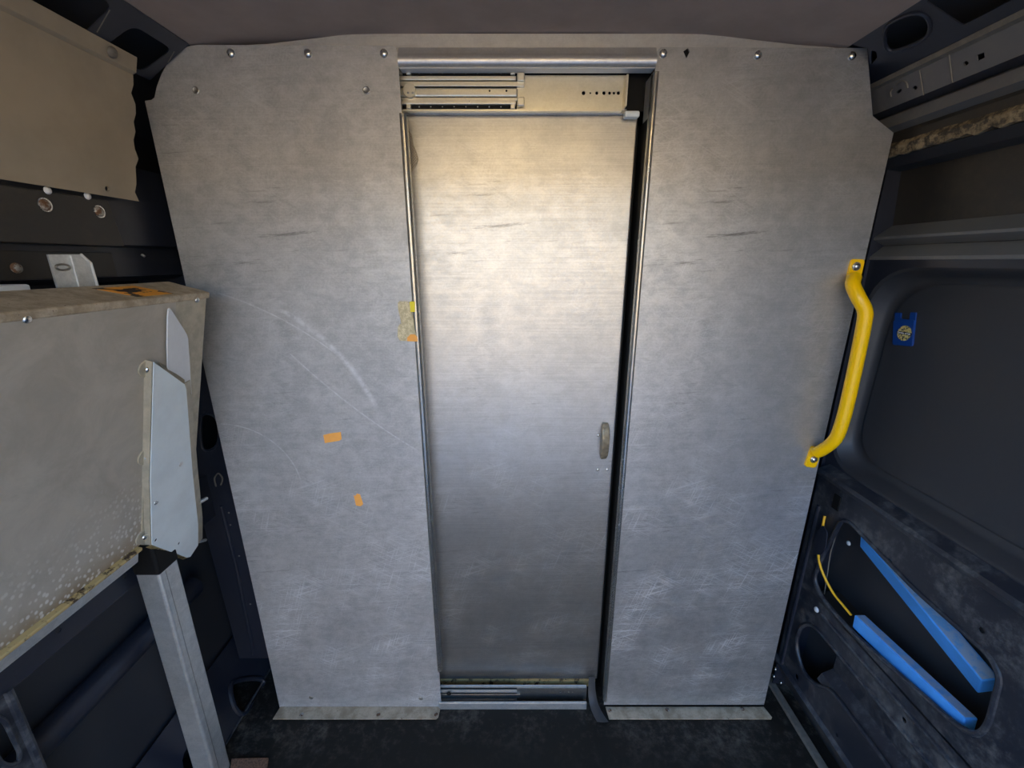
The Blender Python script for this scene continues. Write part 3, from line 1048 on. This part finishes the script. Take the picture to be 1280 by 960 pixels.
lsd = slide('drawer_slide', 'dirty grey telescopic slide in the floor sill under the sliding door', 1.072, 551, 652, 733, 860, 877,
            [('rail_lip', 857.8, 859.6, 733, .001, M['galv'], 0), ('inner_rail', 863, 866, 646, .002, M['galv'], .001), ('rail_web', 868, 872.5, 650, .001, zd, .001), ('rail_lip', 874.5, 876, 646, .002, M['galv'], .0005)],
            (zd,), [(700.5, 865, .003), (706, 865, .002), (711, 865, .002), (716, 865, .002)])
stud('pivot_disc', aty(561, 867, 1.063), NF, .008, bk, lsd, .4)
b = B()
box(b, (xl - .005, D - .006, .0), (aty(733, 880).x, D + .001, aty(640, 878.8, D - .006).z))
tag(obj('trim_3', b, M['galv'], bevel=.002), kind='structure')
# curled end of the floor mat in the corner of the doorway
ptop = aty(740, 845, 1.078)
b = B()
rows = []
for i, (dx, Y, z) in enumerate(((0, 1.078, ptop.z), (.0005, 1.077, ptop.z * .75), (.001, 1.074, ptop.z * .5), (.003, 1.066, ptop.z * .28), (.006, 1.052, .014), (.011, 1.036, .008), (.018, 1.018, .006), (.026, 1.002, .005))):
    w = .0095 + .0013 * i
    rows.append([b.verts.new((ptop.x + dx + t * w, Y - .004 * (1 - t * t), z + .003 * (1 - t * t) * (i > 3))) for t in (-1, -.5, 0, .5, 1)])
for a, c in zip(rows, rows[1:]):
    for k in range(4):
        b.faces.new((a[k], a[k + 1], c[k + 1], c[k]))
bmesh.ops.solidify(b, geom=list(b.faces), thickness=.003)
bmesh.ops.recalc_face_normals(b, faces=b.faces)
tag(obj('rubber_flap', b, M['greyrail'], smooth=True, loc=atz(745, 892, 0)), 'curled grey rubber flap at the lower right corner of the doorway', 'flap', kind='thing')

# ------------------------------------------------------------------ yellow grab handle
gh = thing('grab_handle', aty(1014, 575), 'bright yellow bent tube grab handle bolted to the edge of the partition sheet', 'handle')
gp = [aty(1068, 347, D - .0165), aty(1066, 356, D - .032), aty(1073, 372, D - .052), aty(1081, 388, D - .060), aty(1080, 405, D - .061), aty(1071, 450, D - .061), aty(1060, 500, D - .061),
      aty(1052, 530, D - .060), aty(1044, 549, D - .052), aty(1030, 561, D - .032), aty(1020, 566, D - .0165)]
obj('tube', tube(B(), smooth_path(gp, 5), .0150, 18), M['yellow'], gh, smooth=True)
for ctr, top, bot, wd in (((1068, 333), (1071, 324), (1064, 353), .016), ((1015, 574), (1020, 558), (1011, 583), .0155)):
    b = B()
    pa, pb = aty(*top), aty(*bot)
    ax = (pb - pa).normalized()
    sd_ = Vector((ax.z, 0, -ax.x))
    if sd_.x < 0:
        sd_ = -sd_
    loop = round_loop([pa - sd_ * wd, pa + sd_ * wd, pb + sd_ * wd, pb - sd_ * wd], .008, 4)
    plate(b, [p + Vector((0, -.006, 0)) for p in loop], (0, .006, 0))
    f = obj('foot_plate', b, M['yellow'], gh, bevel=.0015)
    cpt = aty(ctr[0] + 2, ctr[1], D - .006)
    o = obj('washer', lathe(B(), [(.010, 0), (.010, .002), (.003, .002)], cpt, NF, 18), M['bolt'], f, smooth=True)
    stud('bolt', cpt + Vector((0, -.002, 0)), NF, .0072, M['bolt'], f)

# ------------------------------------------------------------------ stickers and label remains
def patch(name, pts, mat, label, cat='sticker', y=D, group=None, out=.0006):
    bm = B()
    loop = [aty(px, py, y - out) for px, py in pts]
    plate(bm, loop, (0, out * .9, 0))
    return tag(obj(name, bm, mat, loc=loop[0]), label, cat, group, 'thing')


patch('sticker', ((404, 544), (411, 542), (426, 540), (427, 549), (424, 551), (406, 554)), M['orange'], 'orange rectangular sticker on the left partition sheet, higher of the two')
patch('sticker', ((442, 619), (444, 620), (446, 617), (450, 618), (451, 621), (454, 630), (451, 633), (445, 632)), M['orange'], 'small torn orange sticker low on the left partition sheet')
patch('torn_label', ((497, 379), (499, 377), (509, 377), (513, 380), (514, 391), (517, 400), (518, 412), (521, 419), (519, 427), (500, 426), (497, 421), (497, 409), (500, 405), (502, 406), (498, 388)), M['label'], 'torn beige paper label wrapped near the sheet edge beside the door', 'label', out=.0060)
patch('tape_piece', ((512, 377), (518.5, 377), (518.5, 390), (513, 390)), M['tape'], 'bright yellow tape piece on top corner of the torn label', 'tape', out=.0072)
patch('tape_piece', ((509, 422), (513, 418), (518, 418), (521.5, 421), (522, 427), (509, 426.5)), M['orange'], 'orange tape piece at the bottom corner of the torn label', 'tape', out=.0072)

# ------------------------------------------------------------------ blue card sleeve on the window blank
XC = XB - .0005
cs = thing('card_sleeve', atx(1131, 433, XC), 'royal blue plastic card sleeve with round gold emblem, on the dark right wall', 'card holder')
cp = lambda x, y, o=0: atx(x, y, XC - o)
b = B()
plate(b, round_loop([cp(1118, 402), cp(1120, 400), cp(1120, 391), cp(1127.5, 391), cp(1127, 398.5), cp(1138, 399.5), cp(1139.5, 390.5), cp(1146.5, 390.5), cp(1142, 433), cp(1117, 431)], [.001, .001, .002, .002, .003, .003, .002, .002, .005, .005], 3), (-.003, 0, 0))
obj('back_plate', b, M['card'], cs, bevel=.001)
b = B()
plate(b, round_loop([cp(1118.3, 404, .003), cp(1131, 399.5, .003), cp(1144, 400, .003), cp(1141.5, 432, .003), cp(1117.3, 430.5, .003)], .004, 3), (-.003, 0, 0))
obj('pocket', b, M['card'], cs, bevel=.0012)
ec = cp(1130.5, 416.5, .0066)
er = (cp(1130.5, 407, .0066) - ec).length
b = B()
lathe(b, [(0, .0006), (er, .0006), (er, 0)], ec, (-1, 0, 0), 28)
em = obj('emblem', b, M['gold'], cs)
b = B()
obox(b, ec + Vector((-.0009, 0, 0)), (.0003, 0, 0), (0, er * 1.08, 0), (0, 0, er * .17))
obj('emblem_band', b, M['ink'], em)
fc = bpy.data.curves.new('lettering', 'FONT')
fc.body = 'Garden of Life'
fc.align_x, fc.align_y = 'CENTER', 'CENTER'
fc.size = er * .33
fc.extrude = .0002
tmp = bpy.data.objects.new('lettering_curve', fc)
COL.objects.link(tmp)
bpy.context.view_layer.update()
lme = bpy.data.meshes.new_from_object(tmp.evaluated_get(bpy.context.evaluated_depsgraph_get()))
bpy.data.objects.remove(tmp)
lme.transform(Matrix.Translation(ec + Vector((-.0014, 0, 0)) - ORIGIN[em.name]) @ Matrix.Rotation(R(-90), 4, 'Z') @ Matrix.Rotation(R(90), 4, 'X'))
lme.materials.clear()
lme.materials.append(M['paperwhite'])
fo = bpy.data.objects.new('lettering', lme)
COL.objects.link(fo)
fo.parent = em

# ------------------------------------------------------------------ blue bars and cable in the lower right opening
def bar(label, a, c, w, hgt, roll=0.0):
    a, c = Vector(a), Vector(c)
    t = (c - a).normalized()
    s = t.cross(Vector((0, 0, 1))).normalized()
    if s.x > 0:
        s = -s
    u = s.cross(t)
    if u.z < 0:
        u = -u
    rot = Matrix.Rotation(roll, 3, t)
    s, u = rot @ s, rot @ u
    root = thing('blue_bar', a, label, 'bar')
    bm = B()
    obox(bm, (a + c) / 2, t * (c - a).length / 2, s * w, u * hgt)
    obj('bar_body', bm, M['blue'], root, bevel=.003)
    bm = B()
    obox(bm, (a + c) / 2 + u * (hgt + .0006), t * ((c - a).length / 2 - .003), s * (w - .003), u * .0006)
    o = obj('greyish_top', bm, M['bluetop'], root)  # upper face given a paler, greyer blue than the sides
    o['label'] = 'paler, greyer upper face'
    return root


zs2 = zs - .012
pa, pb = atx(1073, 776, .925), atx(1212, 908, .925)
bar('blue painted square bar on the right wall opening sill, at the yellow cable end', pa, pb, .014, .019)
pc, pd = atx(1083, 674, .965), atx(1236, 858, .955)
bar('blue painted bar leaning deeper in the right wall opening, behind and above the other bar', pc, pd, .016, .026, R(20))
cab = smooth_path([atx(1031, 645, .897), atx(1029, 655, .893), atx(1026, 672, .894), atx(1023, 690, .893), atx(1025, 706, .897), atx(1032, 724, .905), atx(1042, 742, .912), atx(1055, 758, .915), atx(1064, 769, .918)], 5)
tag(obj('cable', tube(B(), cab, .0033, 10), M['cable'], smooth=True, loc=cab[-1]), 'thin yellow cable curving from the pillar down to the blue bar', 'cable', kind='thing')

# ------------------------------------------------------------------ left wall: lining board, rails, bracket
lb = thing('lining_board', (-.80, .5, zc(.127)), 'large tan lining board on the upper left wall with a folded top rail', 'panel')
YE = .985
P0, P1 = Vector((-.757, 0, zc(.358))), Vector((-.806, 0, zc(.125)))
pn = Vector((-(P1.z - P0.z), 0, P1.x - P0.x)).normalized()
b = B()
edge = []
for k in range(0, 15):
    t = k / 14
    edge.append(P0.lerp(P1, t) + Vector((0, YE + .004 * math.sin(k * 2.3) + .003 * math.sin(k * 5.1), 0)))
hole = circle(atp(134, 236, P0, pn), pn, .005, 10)
plate(b, [P0 + Vector((0, YR + .2, 0))] + edge + [P1 + Vector((0, YR + .2, 0))], pn * -.004, [hole])
obj('board', b, M['ply'], lb)
b = sweep(B(), [(-.760, zc(.357)), (-.749, zc(.362)), (-.741, zc(.388))], YR + .2, YE, .003)
obj('top_rail', b, M['ply'], lb, bevel=.001)
stud('bolt', Vector((-.744, atp(139, 63, (-.745, 0, zc(.375)), Vector((.92, 0, -.38))).y, zc(.374))), (.92, 0, -.38), .010, M['strip'], lb)

XM = -.812
mr = thing('mounting_rail', (XM, .5, zc(.03)), 'brown dusty steel rail with two rusty bolts below the tan lining board', 'rail')
b = B()
yE = atx(157, 310, XM).y
plate(b, [(XM, YR + .2, zc(.118)), (XM, yE - .014, zc(.118)), (XM, yE, zc(.030)), (XM, YR + .2, zc(.030))], (-.010, 0, 0))
obj('rail_body', b, M['skinwarm'], mr, bevel=.002)
for x, y in ((56, 256), (124, 264.5)):
    o = obj('washer', lathe(B(), [(.0115, 0), (.0115, .0015), (.004, .0015)], atx(x, y, XM), (1, 0, 0), 20), M['bolt'], mr, smooth=True)
    stud('bolt', atx(x, y, XM + .0015), (1, 0, 0), .0098, M['rustbolt'], o, .6)
for x, y in ((59, 238), (109, 245)):
    stud('plug', atx(x, y, XM), (1, 0, 0), .0065, M['white'], mr)
XS = -.842
b = B()
y2 = atx(147, 345, XS).y
mr2 = thing('lower_rail', (XS, .5, zc(-.03)), 'narrow dark rail with one small bolt, just above the folded table', 'rail')
plate(b, [(XS, YR + .2, zc(.018)), (XS, y2, zc(.018)), (XS, y2, zc(-.03)), (XS, YR + .2, zc(-.03))], (-.004, 0, 0))
obj('rail_body', b, M['skinwarm'], mr2, bevel=.001)
stud('bolt', atx(20, 335, XS), (1, 0, 0), .009, M['rustbolt'], mr2)
for x, y in ((175, 270), (171, 300)):
    stud('dark_hole', atx(x, y, -.829), (1, 0, 0), .004, M['black'], wl, .3)  # black dots paint the dark of two holes in the stringer
obj('clip', tube(B(), [atx(177, 318, -.84), atx(181, 321, -.835)], .003, 6), M['bolt'], wl)

sb = thing('steel_bracket', (-.79, .79, zc(-.1)), 'shiny clipped-corner steel bracket standing behind the folded table', 'bracket')
XBk = -.785
bp = lambda x, y: atx(x, y, XBk)
b = B()
ptsb = [bp(60, 318), bp(101, 318), bp(114, 329), bp(116, 338)]
lo1, lo0 = bp(122, 362), bp(74, 362)
lo1.z = lo0.z = zc(-.17)
lo0.y = ptsb[0].y
lo1.y = bp(116, 338).y + .004
plate(b, ptsb + [lo1, lo0], (-.003, 0, 0))
obj('plate', b, M['galv'], sb)
b = B()
fy0, fy1 = bp(86, 320).y, bp(90, 320).y
box(b, (XBk, fy0, zc(-.17)), (XBk + .004, fy0 + .006, bp(86, 319).z))
obj('fold', b, M['galv'], sb, bevel=.001)
obj('bright_edge', tube(B(), [bp(101, 318), bp(113.5, 329), bp(116, 338), lo1], .0026, 6), M['white'], sb)
obj('slot_rim', tube(B(), circle(bp(78, 334) + Vector((.001, 0, 0)), (1, 0, 0), .005, 14, .012) + circle(bp(78, 334) + Vector((.001, 0, 0)), (1, 0, 0), .005, 14, .012)[:2], .0018, 6, False), M['zinc_dark'], sb)
b = B()
wz = atx(20, 356, -.80).z
box(b, (-.86, -.3, wz - .10), (-.80, atx(39, 360, -.80).y, wz))
tag(obj('white_box', b, M['white'], bevel=.003, loc=(-.82, .4, wz - .10)), 'edge of a white box wedged behind the folded table at the left edge', 'box', kind='thing')

# ------------------------------------------------------------------ folded table with its leg
TA = R(15)
TT = Vector((-.677, 0, zc(-.065)))
TD = Vector((-math.sin(TA), 0, -math.cos(TA)))
TN = Vector((math.cos(TA), 0, -math.sin(TA)))
YT0, YT1 = -.40, .965
TH, TL = .085, .555
tp = lambda t, o, y: TT + TD * t + TN * o + Vector((0, y, 0))
base = tp(TL, 0, .83)
tb = thing('folding_table', (base.x, base.y, 0), 'grey metal table folded down against the left wall, one steel leg extended to the floor', 'table')
ft = lambda x, y, o=0.0: atp(x, y, TT + TN * o, TN)


def slab(t0, t1, o0, o1, y0, y1):
    bm = B()
    return obox(bm, tp((t0 + t1) / 2, (o0 + o1) / 2, (y0 + y1) / 2), TD * abs(t1 - t0) / 2, TN * abs(o1 - o0) / 2, (0, abs(y1 - y0) / 2, 0))


# face panel keeps an origin at its lower edge so wear follows the table
ORIGIN['__face'] = base
face_root = tb
bm = slab(.010, TL, -TH, 0, YT0, YT1 - .004)
body = obj('table_body', bm, M['tanmetal'], tb, bevel=.002)
bm = slab(.012, TL - .004, 0, .0025, YT0, ft(212, 520).y)
fo2 = bpy.data.objects.new('face_sheet', bpy.data.meshes.new('face_sheet'))
bm.transform(Matrix.Translation(-base))
bm.to_mesh(fo2.data)
bm.free()
fo2.data.materials.append(M['table'])
COL.objects.link(fo2)
fo2.parent = tb
fo2.location = base - ORIGIN[tb.name]
obj('top_cap', slab(-.001, .014, -TH - .002, .004, YT0, YT1), M['corroded'], tb, bevel=.003)
obj('bottom_lip', slab(TL - .006, TL + .002, -.01, .014, YT0, .79), M['rust'], tb, bevel=.002)['label'] = 'yellowed, rust-stained bottom lip'
obj('bottom_channel', slab(TL + .002, TL + .030, -.05, .010, YT0, .785), M['galv'], tb, bevel=.002)
for x, y in ((33, 399), (246, 375)):
    stud('screw', ft(x, y, .0025), TN, .006, M['bolt'], tb)
b = B()
wl_ = [atp(x, y, TT + TD * -.0012, TD) for x, y in ((163, 360.5), (206, 356), (229, 361), (175, 368))]
tpz = [tp(-.0015, -.070, ft(166, 366).y), tp(-.0015, -.070, ft(213, 362).y), tp(-.0015, -.008, ft(222, 364).y), tp(-.0015, -.008, ft(178, 368).y)]
plate(b, tpz, TD * .0006)
obj('warning_label', b, M['warn'], tb)['label'] = 'worn orange and black warning label'
b = B()
plate(b, smooth_loop([ft(x, y, .006) for x, y in ((209, 387), (213, 388), (222, 402), (232, 418), (234, 432), (237, 478), (236, 500), (212, 500), (208, 450), (208, 410))], 2), TN * .003)
obj('gusset_plate', b, M['white'], tb)['label'] = 'smooth white gusset plate above the bracket'

# leg bracket: open channel bolted to the table face
OF = .017
fb = lambda x, y: ft(x, y, OF)
front = [(191, 452), (230, 480), (232, 486), (240, 590), (247, 655), (247, 681), (237, 696), (233, 697), (189, 681), (187, 600)]
br = None
b = B()
bh = [circle(fb(x, y), TN, .0035, 8) for x, y in ((223, 679), (194, 675))]
plate(b, [fb(*p) for p in front], TN * .002, bh)
br = obj('leg_bracket', b, M['greypaint'], tb, bevel=.001)
br['label'] = 'pale grey-blue sheet metal leg bracket'
# left web back to the table face
b = B()
fl = [fb(191, 452), fb(187, 600), fb(189, 681)]
bkv = [p - TN * (OF - .003) for p in fl]
for i in range(2):
    b.faces.new([b.verts.new(v) for v in (fl[i], fl[i + 1], bkv[i + 1], bkv[i])])
bmesh.ops.remove_doubles(b, verts=b.verts, dist=1e-5)
bmesh.ops.solidify(b, geom=list(b.faces), thickness=.002)
bmesh.ops.recalc_face_normals(b, faces=b.faces)
obj('side_web', b, M['tanmetal'], br)
# right flange leaning back
b = B()
fr = [fb(230, 480), fb(240, 590), fb(247, 655), fb(247, 681)]
bk2 = [p - TN * .005 + Vector((0, .026, 0)) for p in fr]
for i in range(3):
    b.faces.new([b.verts.new(v) for v in (fr[i], fr[i + 1], bk2[i + 1], bk2[i])])
bmesh.ops.remove_doubles(b, verts=b.verts, dist=1e-5)
bmesh.ops.solidify(b, geom=list(b.faces), thickness=.002)
bmesh.ops.recalc_face_normals(b, faces=b.faces)
obj('side_flange', b, M['tanmetal'], br)
# narrow fold along the sloping top edge
b = B()
ftp = [fb(205, 463), fb(231, 481)]
b.faces.new([b.verts.new(v) for v in (ftp[0], ftp[1], ftp[1] - TN * .010 + Vector((0, .016, .012)), ftp[0] - TN * .012 + Vector((0, .004, .016)))])
bmesh.ops.solidify(b, geom=list(b.faces), thickness=.0015)
obj('top_fold', b, M['tanmetal'], br)
# bottom fold
b = B()
fbm = [fb(189, 681), fb(235, 697)]
b.faces.new([b.verts.new(v) for v in (fbm[0], fbm[1], fbm[1] + TD * .010 - TN * .012, fbm[0] + TD * .010 - TN * .012)])
bmesh.ops.solidify(b, geom=list(b.faces), thickness=.002)
obj('bottom_fold', b, M['rust'], br)
b = B()
plate(b, [ft(x, y, .0026) for x, y in ((180, 455), (188, 455), (186, 600), (186, 681), (176, 681), (178, 600))], TN * .002)
obj('mounting_flange', b, M['tanmetal'], br)
for x, y in ((181, 461), (180, 571), (177, 671)):
    c = ft(x, y, .0025)
    tabm = obj('tab', lathe(B(), [(0, 0), (.0165, 0), (.0165, .003), (0, .003)], c, TN, 20), M['tanmetal'], br)
    stud('bolt', c + TN * .0048 + Vector((0, .002, 0)), TN, .0075, M['bolt'], tb)
for x, y in ((225, 580), (194, 628)):
    stud('rivet', fb(x, y) + TN * .002, TN, .0055, M['bolt'], br, .5)
for x, y in ((236, 493), (249, 655), (251, 676)):
    stud('rivet', ft(x, y, OF - .006) , (TN + Vector((0, -.3, 0))).normalized(), .0045, M['black'], br, .4)
obj('cotter_pin', tube(B(), [ft(249, 677, .012), ft(257, 675, .012)], .004, 8), M['galv'], br)
obj('pivot_pin', tube(B(), [ft(249, 628, .01), ft(258, 623, .01)], .005, 8), M['galv'], br)
b = B()
lxm, lym, lw = -.851, .855, .029
ztop = tp(TL, 0, 0).z - .006
box(b, (lxm - lw, lym - lw, 0), (lxm + lw, lym + lw, ztop))
leg = obj('leg', b, M['galv'], tb, bevel=.007, seg=3)
b = B()
zl = atp(215, 706, (lxm + lw, 0, 0), Vector((1, 0, 0))).z
box(b, (lxm - lw - .002, lym - lw - .002, zl), (lxm + lw + .002, lym + lw + .002, ztop + .01))
obj('black_sleeve', b, M['black'], leg, bevel=.007, seg=3)
b = B()
box(b, (lxm + lw - .0004, lym - lw + .017, 0.02), (lxm + lw + .0006, lym - lw + .0186, zl))
obj('seam', b, M['zinc_dark'], leg)

# ------------------------------------------------------------------ warm lamp across the roof, above and ahead of the lens
zl = zc(.461)
cl = thing('ceiling_lamp', (0.03, .32, zl - .03), 'slim warm white lamp bar fixed across the roof lining', 'lamp')
b = B()
box(b, (-.27, .29, zl - .014), (.33, .35, zl))
obj('housing', b, M['white'], cl, bevel=.003)
b = B()
box(b, (-.26, .297, zl - .022), (.32, .343, zl - .014))
obj('diffuser', b, M['lamp'], cl, bevel=.004)

# ------------------------------------------------------------------ scrap on the floor
b = B()
sc0 = atz(318, 950, .008)
plate(b, [atz(290, 951, .0), atz(336, 950, .0), atz(330, 985, .0), atz(286, 990, .0)], (0, 0, .010))
tag(obj('board_scrap', b, M['chip'], bevel=.001, loc=atz(318, 965, 0)), 'small brown chipboard scrap on the black floor beside the table leg', 'scrap', kind='thing')
